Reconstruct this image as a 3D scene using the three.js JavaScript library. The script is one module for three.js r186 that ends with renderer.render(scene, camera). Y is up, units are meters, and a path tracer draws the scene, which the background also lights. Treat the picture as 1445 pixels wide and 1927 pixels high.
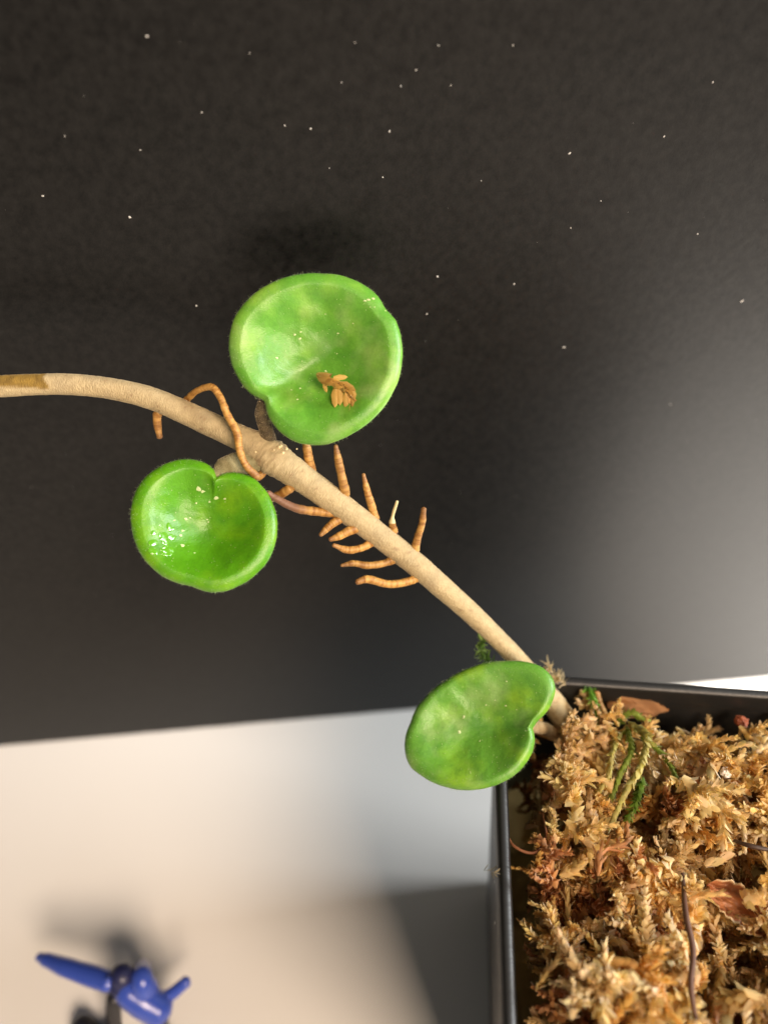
import * as THREE from 'three';
import { mergeGeometries } from 'three/addons/utils/BufferGeometryUtils.js';
import { ImprovedNoise } from 'three/addons/math/ImprovedNoise.js';
import { RoundedBoxGeometry } from 'three/addons/geometries/RoundedBoxGeometry.js';
import { RectAreaLightUniformsLib } from 'three/addons/lights/RectAreaLightUniformsLib.js';

// ---------- camera, light, exposure ----------
const scene = new THREE.Scene();
const renderer = new THREE.WebGLRenderer({ antialias: true });
renderer.toneMapping = THREE.LinearToneMapping;
renderer.toneMappingExposure = 1;
renderer.shadowMap.enabled = true;
RectAreaLightUniformsLib.init();
scene.background = new THREE.Color().setRGB(0.14, 0.132, 0.122);      // the dim room beyond the table

const camera = new THREE.PerspectiveCamera(69.38, 767 / 1024, 0.005, 5);
camera.position.set(0, 0.15, 0);
camera.rotation.set(-Math.PI / 4, 0, 0);
camera.focus = 0.087;
camera.userData.fStop = 11;
scene.add(camera);

function areaLight(pos, target, w, h, color, intensity) {
  const l = new THREE.RectAreaLight(color, intensity, w, h);
  l.position.set(...pos); l.lookAt(...target);
  scene.add(l);
  return l;
}
// warm room lamp in front and to the right, daylight from a window on the right, and the window's sun patch on the table beyond the pot
areaLight([0.31, 0.58, 0.47], [0, 0.06, -0.06], 0.34, 0.34, new THREE.Color().setRGB(1, 0.77, 0.57), 28.5);
areaLight([0.36, 0.255, -0.045], [0, 0.05, -0.055], 0.15, 0.15, new THREE.Color().setRGB(0.95, 0.98, 0.98), 31);
{
  const sun = new THREE.SpotLight(new THREE.Color().setRGB(1, 0.94, 0.86), 8.5, 0, 0.2, 0.6, 2);
  sun.position.set(0.40, 0.5, 0.02); sun.target.position.set(0.17, 0, -0.05);
  sun.castShadow = true; sun.shadow.radius = 1; scene.add(sun, sun.target);
}

const DATA = {"leaves":[{"o":[-7.76,103.53,-70.91],"n":[-0.0251,0.6907,0.7227],"u":[0.9997,0.0173,0.0181],"r":[9.69,9.56,9.37,9.18,8.99,8.81,8.63,8.45,8.13,7.81,7.58,7.69,8.06,8.34,8.59,8.8,9.0,9.19,9.34,9.48,9.57,9.65,9.69,9.71,9.72,9.71,9.69,9.64,9.56,9.49,9.46,9.43,9.41,9.4,9.4,9.4,9.41,9.42,9.46,9.5,9.52,9.53,9.56,9.62,9.69,9.71,9.74,9.77,9.81,9.86,9.9,9.95,10.01,10.05,10.06,10.07,9.96,9.83,9.81,9.92,10.03,10.07,10.08,10.06,10.03,10.0,9.95,9.91,9.86,9.8,9.74,9.69,9.69,9.68,9.68,9.7,9.72,9.74,9.78,9.81,9.85,9.9,9.96,10.01,10.08,10.14,10.2,10.24,10.28,10.28,10.22,10.17,10.11,10.03,9.95,9.82],"notch":[-6.03,-4.63],"apex":[6.721,6.578]},{"o":[-20.36,89.97,-58.05],"n":[0.0965,0.8244,0.5577],"u":[0.9953,-0.0799,-0.0541],"r":[8.07,8.0,7.93,7.86,7.8,7.74,7.68,7.63,7.57,7.51,7.45,7.39,7.35,7.3,7.26,7.21,7.16,7.12,7.09,7.05,6.98,6.97,7.05,7.18,7.34,7.5,7.62,7.72,7.79,7.87,7.9,7.93,7.95,8.0,8.05,8.1,8.14,8.17,8.2,8.25,8.29,8.31,8.31,8.3,8.3,8.3,8.3,8.28,8.26,8.24,8.23,8.21,8.17,8.12,8.09,8.07,8.05,7.99,7.94,7.91,7.88,7.8,7.66,7.5,7.31,7.12,6.87,6.61,6.28,5.87,6.54,6.95,7.29,7.51,7.73,7.9,8.07,8.2,8.32,8.41,8.49,8.57,8.62,8.68,8.72,8.75,8.77,8.75,8.72,8.66,8.59,8.52,8.43,8.35,8.25,8.16],"notch":[1.104,5.877],"apex":[-1.264,-6.679]},{"o":[11.56,67.56,-45.55],"n":[-0.281,0.8633,0.4191],"u":[0.9597,0.2528,0.1227],"r":[9.12,9.4,9.63,9.83,9.97,10.07,10.14,10.12,10.03,9.81,9.56,9.34,9.13,8.91,8.72,8.52,8.33,8.18,8.04,7.89,7.76,7.64,7.52,7.41,7.33,7.26,7.18,7.13,7.1,7.06,7.03,7.01,7.0,6.99,6.98,6.97,6.96,6.94,6.94,6.94,6.94,6.93,6.89,6.85,6.8,6.67,6.55,6.42,6.71,7.09,7.79,8.5,9.11,9.67,10.17,10.46,10.66,10.71,10.63,10.48,10.2,9.9,9.57,9.23,8.93,8.66,8.38,8.16,7.96,7.77,7.6,7.46,7.31,7.17,7.08,7.03,6.97,6.92,6.88,6.89,6.9,6.91,6.92,7.01,7.13,7.24,7.35,7.5,7.64,7.78,7.98,8.19,8.37,8.54,8.69,8.82],"notch":[6.379,-0.299],"apex":[-8.739,0.752]}],"stem":[[-50.24,100.35,-69.15,1.237],[-46.89,100.27,-69.77,1.244],[-44.12,100.11,-70.32,1.252],[-40.69,99.94,-70.86,1.228],[-37.22,99.7,-71.32,1.236],[-32.47,99.1,-71.42,1.243],[-27.66,98.01,-71.04,1.312],[-24.04,96.64,-70.38,1.383],[-20.39,95.08,-69.53,1.454],[-17.27,93.93,-68.66,1.521],[-14.91,92.84,-68.0,1.844],[-13.21,91.92,-67.22,2.1],[-11.32,90.84,-66.42,1.818],[-8.5,89.06,-65.34,1.636],[-5.33,86.89,-64.17,1.584],[-0.36,83.36,-62.33,1.507],[3.48,80.47,-60.86,1.49],[6.51,78.03,-59.55,1.436],[10.73,74.08,-58.15,1.328],[14.38,70.37,-56.84,1.248],[17.78,66.79,-55.38,1.267],[20.49,63.55,-53.84,1.425],[23.28,60.23,-52.35,1.661],[26.08,55.38,-51.04,1.702],[29.02,48.98,-50.3,1.768]],"roots":[[[-23.56,96.93,-72.09,0.413],[-21.78,98.88,-71.21,0.367],[-19.69,100.02,-70.23,0.396],[-18.71,99.38,-69.16,0.395],[-17.9,98.06,-67.71,0.43],[-16.82,96.5,-66.28,0.467],[-16.48,94.93,-64.85,0.431],[-15.82,93.5,-63.99,0.433],[-14.73,92.09,-63.72,0.474]],[[-25.43,96.95,-70.69,0.519],[-26.84,96.07,-70.52,0.522],[-27.05,94.77,-69.93,0.488],[-26.89,93.59,-69.17,0.339]],[[-8.68,89.76,-66.76,0.609],[-9.0,91.25,-67.4,0.567],[-9.22,92.55,-68.14,0.527],[-9.44,93.87,-69.03,0.45]],[[-4.68,88.03,-65.03,0.609],[-4.96,89.71,-65.58,0.566],[-5.42,91.91,-66.65,0.486],[-5.7,93.55,-67.44,0.297]],[[-1.08,85.12,-63.82,0.54],[-1.59,86.86,-64.56,0.498],[-2.1,88.49,-65.48,0.419],[-2.47,90.05,-66.34,0.227]],[[1.22,83.53,-63.07,0.544],[1.01,84.66,-63.35,0.424],[1.08,85.49,-63.91,0.192],[1.58,87.25,-64.53,0.191]],[[3.8,81.56,-61.67,0.585],[4.16,83.28,-62.4,0.464],[4.65,84.95,-63.07,0.422],[4.82,86.61,-63.89,0.343]],[[-10.59,89.74,-64.89,0.525],[-11.64,89.04,-64.62,0.565],[-12.89,88.06,-64.63,0.569],[-14.39,87.43,-64.71,0.458]],[[-5.97,86.34,-63.34,0.495],[-7.86,86.88,-63.17,0.53],[-10.37,87.5,-63.08,0.527],[-12.54,88.5,-63.52,0.45],[-13.75,89.36,-63.81,0.336]],[[-4.69,85.93,-63.21,0.572],[-5.82,85.92,-62.49,0.531],[-6.7,85.63,-61.78,0.491],[-7.57,85.22,-60.94,0.301]],[[-3.27,84.97,-62.25,0.61],[-4.34,85.05,-61.63,0.569],[-5.41,84.86,-61.01,0.491],[-6.42,84.81,-60.54,0.301]],[[-1.47,83.04,-61.73,0.579],[-2.57,83.02,-60.87,0.46],[-4.36,83.17,-60.3,0.457],[-6.06,84.02,-60.31,0.265]],[[1.29,80.96,-60.79,0.584],[-0.03,81.04,-60.02,0.464],[-2.11,81.46,-59.31,0.46],[-3.72,81.95,-59.23,0.381],[-5.12,81.99,-58.85,0.228]],[[4.49,78.88,-59.7,0.588],[2.8,78.96,-58.78,0.506],[0.49,79.39,-58.08,0.501],[-2.11,80.35,-58.05,0.498],[-3.2,80.35,-57.63,0.381]],[[-14.46,90.73,-65.88,0.488],[-14.88,90.5,-65.38,0.412],[-15.38,90.41,-65.29,0.299]],[[28.7,62.09,-54.92,0.471],[29.13,60.74,-52.86,0.469],[30.44,58.14,-50.97,0.471],[30.52,54.79,-49.75,0.391],[31.41,49.39,-49.3,0.359]],[[29.93,55.71,-52.08,0.483],[28.53,55.57,-50.53,0.434],[27.47,52.81,-49.18,0.439],[28.2,46.39,-49.13,0.412]],[[25.96,53.77,-50.85,0.485],[23.27,55.88,-50.13,0.432],[20.65,58.23,-49.65,0.381]]],"petioles":[[[-13.64,93.06,-68.22,0.954],[-13.94,95.36,-68.68,0.814],[-14.27,97.17,-69.08,0.743],[-13.85,98.6,-69.51,0.676]],[[-14.7,91.52,-67.1,1.276],[-17.23,91.86,-66.32,1.391],[-18.59,92.17,-65.21,1.25],[-19.48,92.0,-63.91,0.743]],[[25.22,53.82,-50.9,0.971],[21.41,59.91,-49.21,0.849],[18.01,66.14,-46.24,0.661]]],"pot":{"c":[41.12,0.0,-25.61],"yaw":0.0791,"h":63,"w":57},"panel":{"c":[3.16,0.0,-86.38],"yaw":0.099},"dust":[[-26.31,131.82,0.47],[-6.1,130.83,0.37],[0.16,128.27,0.38],[-7.58,127.29,0.28],[-1.42,126.83,0.33],[-13.81,123.35,0.4],[-11.06,122.94,0.46],[-2.57,122.46,0.4],[-29.35,121.4,0.4],[-9.28,118.8,0.3],[-3.33,117.6,0.3],[-40.89,117.0,0.47],[17.94,119.45,0.54],[28.61,120.92,0.42],[-32.17,114.26,0.54],[-22.28,124.9,0.33],[3.57,105.18,0.47],[2.43,100.03,0.42],[13.56,103.65,0.54],[21.76,93.76,0.59],[45.35,99.5,0.65],[10.08,130.24,0.38],[2.38,130.41,0.32],[19.65,110.75,0.39],[-36.76,123.02,0.33],[36.16,109.21,0.33],[3.87,126.74,0.28],[-26.74,102.81,0.4],[-16.66,130.15,0.21],[32.55,126.24,0.29],[22.78,113.85,0.32],[8.04,116.76,0.31],[40.07,82.7,0.4]],"toy":{"tip":[-57.82,9.0,-35.07],"mid":[-51.94,10.5,-33.07],"root":[-44.54,11.5,-30.95],"head":[-42.62,11.0,-31.36],"lobe":[[-40.27,9.0,-33.43],[-39.07,12.0,-31.21],[-38.94,10.0,-30.16]],"neck":[-41.17,10.0,-29.72],"hip":[-36.69,7.0,-27.97],"arm":[[-37.56,8.0,-28.95],[-35.4,7.5,-29.8],[-32.74,8.5,-31.54]],"leg1":[[-43.79,9.0,-29.19],[-44.38,6.0,-27.8],[-44.79,1.0,-25.77]],"foot":[-50.06,3.0,-26.67],"base":[-37.01,3.0,-25.42]},"green":[[[31.55,62.0,-48.37,0.73],[32.62,63.5,-45.78,0.8759999999999999],[31.71,63.0,-42.63,0.8759999999999999],[29.13,61.0,-39.15,0.8029999999999999],[27.34,59.0,-36.4,0.584]],[[31.22,62.0,-47.84,0.6569999999999999],[30.76,62.5,-44.28,0.73],[29.12,61.5,-41.62,0.73],[28.01,60.0,-39.59,0.511]],[[32.64,62.0,-46.57,0.511],[34.61,62.0,-44.18,0.511],[35.72,61.5,-41.83,0.4745],[35.83,61.0,-39.82,0.292]],[[27.69,60.5,-55.66,0.584],[27.77,61.5,-52.57,0.6569999999999999],[28.13,61.0,-50.32,0.584],[28.27,59.0,-49.71,0.365]],[[30.22,60.0,-49.16,0.584],[32.34,61.0,-50.16,0.6569999999999999],[34.51,60.0,-49.94,0.511]],[[32.35,60.0,-41.98,0.584],[31.37,59.0,-39.69,0.6569999999999999],[30.31,57.0,-38.0,0.511]],[[30.54,61.5,-47.36,0.584],[28.78,62.0,-44.54,0.6569999999999999],[27.68,61.0,-41.51,0.6569999999999999],[26.53,59.0,-40.37,0.43799999999999994]]],"mossfix":{"twig":[[33.49,60.0,-29.97],[31.88,62.0,-24.98],[31.69,62.0,-21.94],[30.51,62.0,-18.59],[30.54,61.0,-15.83]],"twig2":[[40.71,60.0,-33.76],[41.91,61.0,-32.79],[45.36,61.0,-32.07]],"arc":[[14.36,60.0,-35.37],[15.05,61.0,-33.15],[17.12,61.0,-32.43],[18.68,61.0,-33.75],[19.32,59.0,-37.7]],"voids":[[30.62,60.0,-38.92],[23.36,61.0,-25.26],[17.74,60.0,-43.03],[16.68,60.0,-35.06],[14.04,61.0,-22.69],[41.42,61.0,-33.15],[38.44,61.0,-22.69],[21.7,59.0,-45.68]],"bark":[[35.19,59.0,-54.06]],"leafbit":[[40.85,61.0,-27.14]],"bead":[[42.04,61.0,-41.65]],"seed":[[37.69,61.0,-38.82]],"red":[[47.91,60.0,-50.25]],"scrap":[[-10.44,63.0,-123.89]],"poke":[[10.88,63.0,-30.32],[13.23,63.0,-30.09]],"green":[[27.69,61.0,-53.52],[28.21,61.0,-50.71],[32.17,62.0,-47.47],[30.64,62.0,-43.82],[29.86,60.0,-39.92],[33.52,62.0,-45.99],[32.01,60.0,-41.98],[36.76,60.0,-43.38],[26.75,60.0,-53.3],[32.05,58.0,-40.13],[32.11,61.0,-49.15]],"hump":[[24.67,62.0,-45.99],[21.94,61.5,-43.36],[27.5,61.0,-50.71],[23.71,63.0,-47.3]]},"scrap":[-5.21,99.75,-69.68],"sprig":[[14.53,66.87,-54.75,0.28],[12.93,67.98,-55.16,0.348],[12.65,69.58,-56.05,0.312],[13.07,70.83,-56.59,0.207]],"wisp":[[24.6,62.7,-54.13,0.287],[23.05,63.9,-54.61,0.5],[21.87,64.68,-54.69,0.427],[22.18,65.91,-55.21,0.212]]};
// ---------- helpers ----------
let seed = 7;
const rnd = () => { seed = (seed * 1664525 + 1013904223) >>> 0; return seed / 4294967296; };
const rr = (a, b) => a + (b - a) * rnd();
const pick = (a) => a[Math.floor(rnd() * a.length)];
const noise = new ImprovedNoise();
const fbm = (x, y, z, o = 4) => { let s = 0, a = 0.5, f = 1; for (let i = 0; i < o; i++) { s += a * noise.noise(x * f + 3.1 * i, y * f, z * f); f *= 2.03; a *= 0.5; } return s; };
const MM = 0.001;
const v3 = (p) => new THREE.Vector3(p[0] * MM, p[1] * MM, p[2] * MM);
const clamp = (x, a = 0, b = 1) => Math.min(b, Math.max(a, x));
const sstep = (a, b, x) => { const t = clamp((x - a) / (b - a)); return t * t * (3 - 2 * t); };
const taken = {};
function numbered(n) { const k = taken[n] = (taken[n] ?? -1) + 1; return k ? `${n}_${String(k).padStart(3, '0')}` : n; }
function mesh(name, geo, mat, parent, kind) {
  const m = new THREE.Mesh(geo, mat);
  m.name = parent && parent !== scene ? name : numbered(name);
  m.castShadow = m.receiveShadow = true;
  if (kind) m.userData.kind = kind;
  (parent ?? scene).add(m);
  return m;
}
function group(name, x = 0, y = 0, z = 0) { const g = new THREE.Group(); g.name = numbered(name); g.position.set(x, y, z); scene.add(g); return g; }
function tag(o, label, category, grp) { o.userData.label = label; o.userData.category = category; if (grp) o.userData.group = grp; return o; }
function geo(pos, idx, uv, col) {
  const g = new THREE.BufferGeometry();
  g.setAttribute('position', new THREE.Float32BufferAttribute(pos, 3));
  if (uv) g.setAttribute('uv', new THREE.Float32BufferAttribute(uv, 2));
  if (col) g.setAttribute('color', new THREE.Float32BufferAttribute(col, 3));
  g.setIndex(idx); g.computeVertexNormals();
  return g;
}
function dataTex(w, h, fn, srgb = false) {       // fn(u, v) -> [r, g, b] linear 0..1 (stored as it is)
  const d = new Uint8Array(w * h * 4);
  for (let j = 0; j < h; j++) for (let i = 0; i < w; i++) {
    const c = fn((i + 0.5) / w, (j + 0.5) / h), k = (j * w + i) * 4;
    for (let q = 0; q < 3; q++) { let x = clamp(c[q]); if (srgb) x = x <= 0.0031308 ? 12.92 * x : 1.055 * x ** (1 / 2.4) - 0.055; d[k + q] = Math.round(255 * x); }
    d[k + 3] = 255;
  }
  const t = new THREE.DataTexture(d, w, h); t.magFilter = THREE.LinearFilter; t.minFilter = THREE.LinearFilter; t.wrapS = t.wrapT = THREE.RepeatWrapping;
  if (srgb) t.colorSpace = THREE.SRGBColorSpace; t.needsUpdate = true;
  return t;
}
const mix = (a, b, t) => [a[0] + (b[0] - a[0]) * t, a[1] + (b[1] - a[1]) * t, a[2] + (b[2] - a[2]) * t];
const grainTex = dataTex(512, 512, (u, v) => { const x = 0.5 + 0.5 * (rnd() - 0.5) + 0.8 * fbm(u * 40, v * 40, 1.3, 3); return [x, x, x]; });
const speckTex = dataTex(256, 256, () => { const x = rnd(); return [x, x, x]; });
const withRepeat = (t, a, b = a) => { const c = t.clone(); c.repeat.set(a, b); c.needsUpdate = true; return c; };

// tube through points [x, y, z, radius] (mm), tapered, with closed rounded ends; colour(t, a, p) -> linear rgb; rough(t, a) -> radial factor
function taperTube(pts, { seg = 60, rad = 14, rough, colour, cap0 = true, cap1 = true, uvm = 0.01 } = {}) {
  const curve = new THREE.CatmullRomCurve3(pts.map(v3), false, 'centripetal');
  const n = pts.length - 1, pos = [], idx = [], uv = [], col = [];
  const cum = [0]; for (let i = 0; i < n; i++) cum.push(cum[i] + v3(pts[i]).distanceTo(v3(pts[i + 1])));
  const total = cum[n];
  let N = new THREE.Vector3(0.31, 0.62, 0.72), prevT = null;
  const rings = [];
  const e0 = cap0 ? 4 : 0, e1 = cap1 ? 4 : 0;
  for (let i = 0; i <= seg; i++) rings.push([i / seg, 1, 0]);
  const list = [];
  for (let k = 0; k < e0; k++) { const a = (k / e0) * Math.PI / 2; list.push([0, Math.max(0.02, Math.sin(a)), -Math.cos(a)]); }
  list.push(...rings);
  for (let k = e1 - 1; k >= 0; k--) { const a = (k / e1) * Math.PI / 2; list.push([1, Math.max(0.02, Math.sin(a)), Math.cos(a)]); }
  list.forEach(([t, sc, push], ri) => {
    const ft = t * n, i0 = Math.min(n - 1, Math.floor(ft)), fr = ft - i0, sm = fr * fr * (3 - 2 * fr);
    const r = (pts[i0][3] + (pts[i0 + 1][3] - pts[i0][3]) * sm) * MM;
    const P = curve.getPoint(t), T = curve.getTangent(t);
    N.sub(T.clone().multiplyScalar(N.dot(T))).normalize();
    const B = new THREE.Vector3().crossVectors(T, N);
    for (let j = 0; j <= rad; j++) {
      const a = j / rad * 2 * Math.PI, k = rough ? rough(t, a) : 1;
      const d = N.clone().multiplyScalar(Math.cos(a)).addScaledVector(B, Math.sin(a));
      const q = P.clone().addScaledVector(d, r * sc * k).addScaledVector(T, push * r * 0.8);
      pos.push(q.x, q.y, q.z); uv.push(t * total / uvm, j / rad);
      if (colour) col.push(...colour(t, a, q));
    }
  });
  const w = rad + 1;
  for (let i = 0; i < list.length - 1; i++) for (let j = 0; j < rad; j++) { const a = i * w + j; idx.push(a, a + w, a + 1, a + 1, a + w, a + w + 1); }
  const g = geo(pos, idx, uv, colour ? col : null);
  // weld the seam's normals
  const nn = g.attributes.normal;
  for (let i = 0; i < list.length; i++) { const a = i * w, b = a + rad; const x = nn.getX(a) + nn.getX(b), y = nn.getY(a) + nn.getY(b), z = nn.getZ(a) + nn.getZ(b), l = Math.hypot(x, y, z) || 1; nn.setXYZ(a, x / l, y / l, z / l); nn.setXYZ(b, x / l, y / l, z / l); }
  return g;
}
// short hairs standing on a geometry: thin triangles, n of them, kept where keep(p, normal) says so
function fuzz(g, n, len, width, keep) {
  const p = g.attributes.position, nn = g.attributes.normal, ix = g.index, pos = [], idx = [];
  const tri = ix.count / 3, cum = []; let area = 0;
  const A = new THREE.Vector3(), B = new THREE.Vector3(), Cc = new THREE.Vector3();
  for (let i = 0; i < tri; i++) { A.fromBufferAttribute(p, ix.getX(3 * i)); B.fromBufferAttribute(p, ix.getX(3 * i + 1)); Cc.fromBufferAttribute(p, ix.getX(3 * i + 2)); area += B.clone().sub(A).cross(Cc.clone().sub(A)).length(); cum.push(area); }
  for (let k = 0; k < n; k++) {
    const t = rnd() * area; let lo = 0, hi = tri - 1;
    while (lo < hi) { const m = (lo + hi) >> 1; if (cum[m] < t) lo = m + 1; else hi = m; }
    let a = rnd(), b = rnd(); if (a + b > 1) { a = 1 - a; b = 1 - b; }
    const ids = [0, 1, 2].map((q) => ix.getX(3 * lo + q)), w = [1 - a - b, a, b];
    const P = new THREE.Vector3(), N = new THREE.Vector3();
    ids.forEach((id, q) => { P.addScaledVector(A.fromBufferAttribute(p, id), w[q]); N.addScaledVector(B.fromBufferAttribute(nn, id), w[q]); });
    N.normalize();
    if (keep && !keep(P, N)) continue;
    const dir = N.clone().add(new THREE.Vector3(rr(-0.5, 0.5), rr(-0.5, 0.5), rr(-0.5, 0.5))).normalize();
    const side = new THREE.Vector3(rr(-1, 1), rr(-1, 1), rr(-1, 1)).cross(dir).normalize().multiplyScalar(width / 2);
    const L = len * rr(0.5, 1.3), o = pos.length / 3, tip = P.clone().addScaledVector(dir, L), base = P.clone().addScaledVector(N, -0.00003);
    pos.push(base.x - side.x, base.y - side.y, base.z - side.z, base.x + side.x, base.y + side.y, base.z + side.z, tip.x, tip.y, tip.z);
    idx.push(o, o + 1, o + 2);
  }
  return geo(pos, idx);
}
const std = (o) => new THREE.MeshStandardMaterial(o);
const phy = (o) => new THREE.MeshPhysicalMaterial(o);
const rgb = (r, g, b) => new THREE.Color().setRGB(r, g, b);

// ---------- the setting: white table top ----------
{
  const g = new RoundedBoxGeometry(1.6, 0.03, 1.2, 3, 0.004);
  const m = std({ color: rgb(0.74, 0.73, 0.715), roughness: 0.62, bumpMap: withRepeat(grainTex, 24, 18), bumpScale: 0.00002 });
  const t = mesh('table_top', g, m); t.position.set(0, -0.015, 0.1); t.userData.kind = 'structure';
  tag(t, 'plain white table top under the pot and board', 'table');
}

// ---------- black board standing behind the plant ----------
{
  const g = group('black_board', DATA.panel.c[0] * MM, 0, DATA.panel.c[2] * MM);
  g.rotation.y = DATA.panel.yaw;
  const W = 0.30, H = 0.22, T = 0.005;
  // front sheet: slightly wavy, with a roughly cut bottom edge
  const nx = 220, ny = 40, pos = [], idx = [], uv = [];
  for (let s = 0; s < 2; s++) for (let j = 0; j <= ny; j++) for (let i = 0; i <= nx; i++) {
    const x = (i / nx - 0.5) * W; let y = H * (j / ny);
    if (j === 0) y = 0.00005 + 0.00022 * (1 + fbm(x * 700, 2.2, 0.4, 3));
    pos.push(x, y, s ? -T : 0); uv.push(x / 0.05, y / 0.05);
  }
  const w = nx + 1, o = w * (ny + 1);
  for (let j = 0; j < ny; j++) for (let i = 0; i < nx; i++) { const a = j * w + i; idx.push(a, a + 1, a + w, a + 1, a + w + 1, a + w, o + a, o + a + w, o + a + 1, o + a + 1, o + a + w, o + a + w + 1); }
  for (let i = 0; i < nx; i++) { const a = i, b = ny * w + i; idx.push(a, o + a, a + 1, a + 1, o + a, o + a + 1, b, b + 1, o + b, b + 1, o + b + 1, o + b); }
  for (let j = 0; j < ny; j++) { const a = j * w, b = a + nx; idx.push(a, a + w, o + a, a + w, o + a + w, o + a, b, o + b, b + w, b + w, o + b, o + b + w); }
  const gg = geo(pos, idx, uv).toNonIndexed(); gg.computeVertexNormals();
  const m = phy({ specularIntensity: 0.5, color: rgb(0.010, 0.010, 0.0096), map: withRepeat(grainTex, 1.3), roughness: 0.38, bumpMap: grainTex, bumpScale: 0.000012, roughnessMap: null });
  mesh('sheet', gg, m, g);
  // dust
  const fl = [];
  const flake = (x, y, s) => {
    const n = 6, p = [0, 0, 0.00012], ix = [];
    for (let i = 0; i < n; i++) { const a = i / n * 6.283, r = s * MM * 0.5 * rr(0.35, 1); p.push(Math.cos(a) * r * 1.15, Math.sin(a) * r * 0.75, rr(0.00002, 0.00008)); ix.push(0, 1 + i, 1 + (i + 1) % n); }
    const q = geo(p, ix); q.rotateZ(rr(0, 6)); q.translate(x, y, 0.00002); fl.push(q);
  };
  for (const [x, y, s] of DATA.dust) flake(x * MM, y * MM, s * 0.8);
  for (let i = 0; i < 260; i++) flake(rr(-0.14, 0.14), rr(0.002, 0.21), rr(0.04, 0.12));
  mesh('dust', mergeGeometries(fl), std({ color: rgb(0.5, 0.49, 0.47), roughness: 0.95 }), g, 'stuff');
  tag(g, 'matt black board with pale dust specks standing upright behind the plant', 'board');
}

// ---------- square black plastic pot ----------
const POT = DATA.pot;
const potG = group('square_pot', POT.c[0] * MM, 0, POT.c[2] * MM);
potG.rotation.y = -POT.yaw;
function ringLoft(profile, cr = 0.007) {           // profile: [half width, y]; rounded-square rings
  const path = (hw) => { const r = Math.min(cr, hw * 0.6), out = []; for (let q = 0; q < 4; q++) { const cx = (q === 0 || q === 3 ? 1 : -1) * (hw - r), cz = (q < 2 ? 1 : -1) * (hw - r); for (let k = 0; k <= 8; k++) { const a = (q + k / 8) * Math.PI / 2; out.push([cx + r * Math.cos(a), cz + r * Math.sin(a)]); } for (let k = 1; k < 12; k++) { const n = [[-1, 1], [-1, -1], [1, -1], [1, 1]][q]; const a = (q + 1) * Math.PI / 2; const p0 = [cx + r * Math.cos(a), cz + r * Math.sin(a)]; const ncx = n[0] * (hw - r), ncz = n[1] * (hw - r); const p1 = [ncx + r * Math.cos(a), ncz + r * Math.sin(a)]; out.push([p0[0] + (p1[0] - p0[0]) * k / 12, p0[1] + (p1[1] - p0[1]) * k / 12]); } } return out; };
  const pos = [], idx = [], uv = []; let n;
  profile.forEach(([hw, y], i) => { const p = path(hw); n = p.length; p.forEach(([x, z], j) => { const wob = 1 + 0.0025 * noise.noise(j * 0.11, y * 60, 3.3); pos.push(x * wob, y, z * wob); uv.push(j / n * 6, y / 0.05); }); });
  for (let i = 0; i < profile.length - 1; i++) for (let j = 0; j < n; j++) { const a = i * n + j, b = i * n + (j + 1) % n; idx.push(a, a + n, b, b, a + n, b + n); }
  return geo(pos, idx, uv);
}
{
  const h = POT.h * MM, hw = POT.w * MM / 2, bw = hw - 0.005, th = 0.0009;
  const at = (y) => bw + (hw - bw) * y / h;
  const plastic = phy({ color: rgb(0.011, 0.011, 0.0108), roughness: 0.42, bumpMap: grainTex, bumpScale: 0.00003 });
  const pr = [[0.002, 0.0003], [bw - 0.002, 0.0003], [bw, 0.002]];
  for (let k = 1; k <= 8; k++) pr.push([at(h * k / 9), h * k / 9]);
  pr.push([at(h - 0.0034), h - 0.0034], [at(h - 0.0034) - th, h - 0.0034]);
  for (let k = 8; k >= 1; k--) pr.push([at(h * k / 9) - th, h * k / 9]);
  pr.push([bw - th, 0.0015], [0.002, 0.0015]);
  mesh('wall', ringLoft(pr), plastic, potG);
  const o = hw + 0.0001, i = hw - 0.0014;
  mesh('rim', ringLoft([[i - 0.0002, h - 0.0033], [o - 0.0002, h - 0.0033], [o, h - 0.003], [o, h - 0.0005], [o - 0.0003, h - 0.0001], [o - 0.0006, h], [i + 0.0003, h - 0.0001], [i, h - 0.0005], [i - 0.0002, h - 0.0033]]), plastic, potG);
  // dried drops of mineral scale on the outside of the left wall
  const sp = [], local = [[-0.0155, 0.056, 0.0006], [-0.010, 0.053, 0.0004], [-0.006, 0.049, 0.0005], [-0.002, 0.046, 0.0005], [-0.0135, 0.0592, 0.0004]];
  for (const [z, y, s] of local) { const q = new THREE.IcosahedronGeometry(s * 0.6, 1); q.scale(0.2, 1, 0.7); q.translate(-at(y) - 0.00004, y, z); sp.push(q); }
  mesh('lime_speck', mergeGeometries(sp), std({ color: rgb(0.6, 0.58, 0.56), roughness: 0.8 }), potG, 'stuff');
  tag(potG, 'square black plastic pot filled with pale moss on the white table', 'pot');
}

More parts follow.
